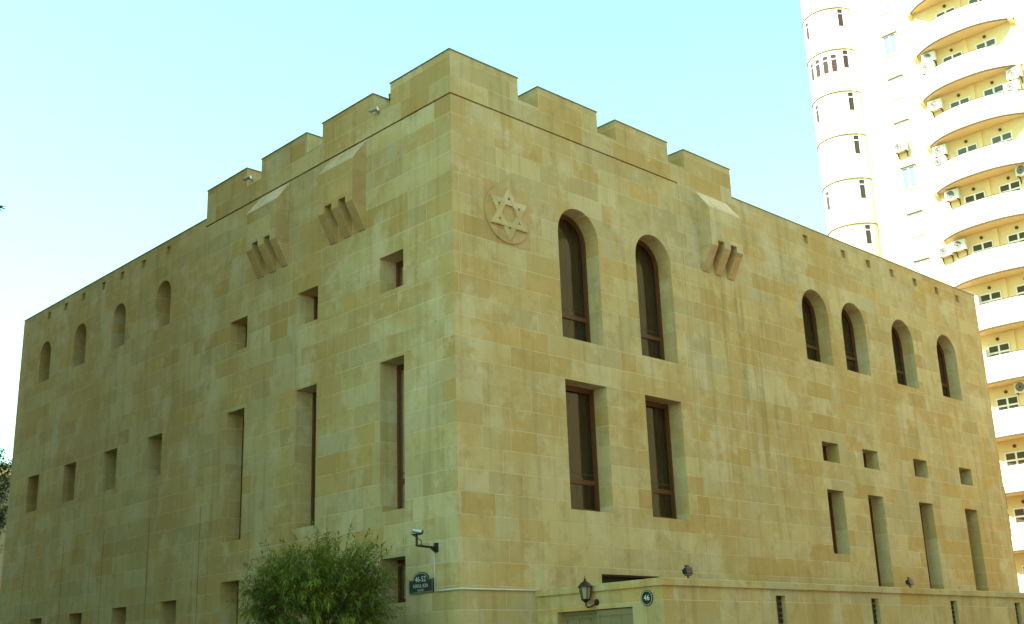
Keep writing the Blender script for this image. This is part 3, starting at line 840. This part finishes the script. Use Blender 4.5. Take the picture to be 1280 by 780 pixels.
# nearer tree: only the tip of one twig reaches into view
t, lf = tree(-16.2, -4.6, 8, 2.2, 5.2, 'nearer street tree whose twig tip pokes in at the left edge of the sky', 8, .10, 7000)
rn = random.Random(2)
lf.build('crown', 'leaf2', t, fix=False)
tw = MB(); tw.tube([(-14.4, -6.1, 5.2), (-13.7, -6.4, 5.4), (-13.14, -6.74, 5.45)], .012, 5, .004); tw.build('twig', 'bark', t)
tl = MB()
for dd, L in ((Vector((.7, -.5, .25)), .10), (Vector((.75, -.45, -.05)), .11), (Vector((.6, -.5, -.5)), .09), (Vector((-.3, .6, .6)), .1)):
    leafblade(tl, Vector((-13.14, -6.745, 5.46)), dd, Vector((0, 0, 1)), L*1.15, .05, .1)
tl.build('twig_leaves', 'leaf2', t, fix=False)

# ================================================================== ground
def slab(name, mat, x0, x1, y0, y1, z):
    o = MB().add([(x0, y0, z), (x1, y0, z), (x1, y1, z), (x0, y1, z)], [(0, 1, 2, 3)]).build(name, mat, fix=False); o['kind'] = 'structure'; return o
slab('ground', 'earth', -1500, 1500, -1500, 1500, GZ-.15)
slab('road', 'asphalt', -300, 300, -18.5, -8.5, GZ-.13)
slab('side_street', 'asphalt', -9.7, -4.7, -18.5, 300, GZ-.126)
def kerbed(name, x0, x1, y0, y1):
    o = MB().box(x0, x1, y0, y1, GZ-.145, GZ).build(name, 'paving'); o['kind'] = 'structure'
kerbed('pavement', -4.5, 300, -8.3, 0.0-.001); kerbed('pavement', -4.5, -.001, 0, 300)
kerbed('pavement', -300, 300, -34, -18.7); kerbed('pavement', -34, -9.9, -8.3, 300)
o = MB().box(-4.7, -4.5, -8.5, 300, GZ-.148, GZ+.004).box(-4.5, 300, -8.5, -8.3, GZ-.148, GZ+.004).box(-300, 300, -18.7, -18.5, GZ-.148, GZ+.004).box(-9.9, -9.7, -8.3, 300, GZ-.148, GZ+.004).build('kerb', 'kerb'); o['kind'] = 'structure'
mb = MB()
for k in range(-30, 40):
    if not -14 < k*6 < -3: mb.add([(k*6, -13.57, GZ-.121), (k*6+3, -13.57, GZ-.121), (k*6+3, -13.43, GZ-.121), (k*6, -13.43, GZ-.121)], [(0, 1, 2, 3)])
o = mb.build('road_marking', 'linepaint', fix=False); o['kind'] = 'structure'

# ================================================================== neighbouring buildings
def block(label, x0, x1, y0, y1, h, face, mat, cols, rows, z0=2.6, group=None, ww=1.3, wh=1.7):
    b = thing('town_building', label, 'building', ((x0+x1)/2, (y0+y1)/2, 0))
    MB().box(x0, x1, y0, y1, GZ, h).build('wall', mat, b)
    MB().box(x0-.3, x1+.3, y0-.3, y1+.3, h, h+.4).box(x0-.15, x1+.15, y0-.15, y1+.15, h-.5, h-.001).build('cornice', 'stucco', b)
    a0, a1 = (x0, x1) if face in '+y-y' else (y0, y1)
    mp = {'+y': lambda p, q, t: (p, y1+t, q), '-y': lambda p, q, t: (p, y0-t, q), '+x': lambda p, q, t: (x1+t, p, q), '-x': lambda p, q, t: (x0-t, p, q)}[face]
    first = None
    du = (a1-a0)/cols; dz = (h-z0-1)/rows
    for r_ in range(rows):
        for c_ in range(cols):
            if first is None:
                u = a0+du/2; z = z0
                f = MB().ring(rect(u-ww/2, u+ww/2, z, z+wh), rect(u-ww/2+.09, u+ww/2-.09, z+.09, z+wh-.09), .0, .06, mp).prism(rect(u-.04, u+.04, z+.09, z+wh-.09), .0, .05, mp).build('window', 'upvc', b)
                MB().add([mp(p, q, .015) for p, q in rect(u-ww/2, u+ww/2, z, z+wh)], [(0, 1, 2, 3)]).build('pane', 'aptglass', f, fix=False)
                MB().prism(rect(u-ww/2-.1, u+ww/2+.1, z-.1, z), .0, .12, mp).build('sill', 'kerb', f)
                first = f
            else:
                off = Vector(mp(du*c_, dz*r_, 0)) - Vector(mp(0, 0, 0))
                dup(first, b, first.location + off)
    return b
# the tall block across the side street, out of view, that keeps the synagogue in shade
block('tall pale block across the side street from the darker facade', -36, -14, 1.0, 50, 54, '+x', 'facade3', 8, 14)
# the row across the main street, mirrored in the synagogue windows
block('ochre stone house across the main street mirrored in the tall windows', 18, 78, -50, -34, 31.0, '+y', 'facade2', 13, 8, ww=1.4, wh=2.0)
block('beige house across the main street behind the camera', -30, 17, -50, -34, 24.0, '+y', 'facade3', 10, 6)
block('pale distant house beyond the tree at the far left', 8, 26, 71, 84, 15.9, '-y', 'facade3', 6, 4)
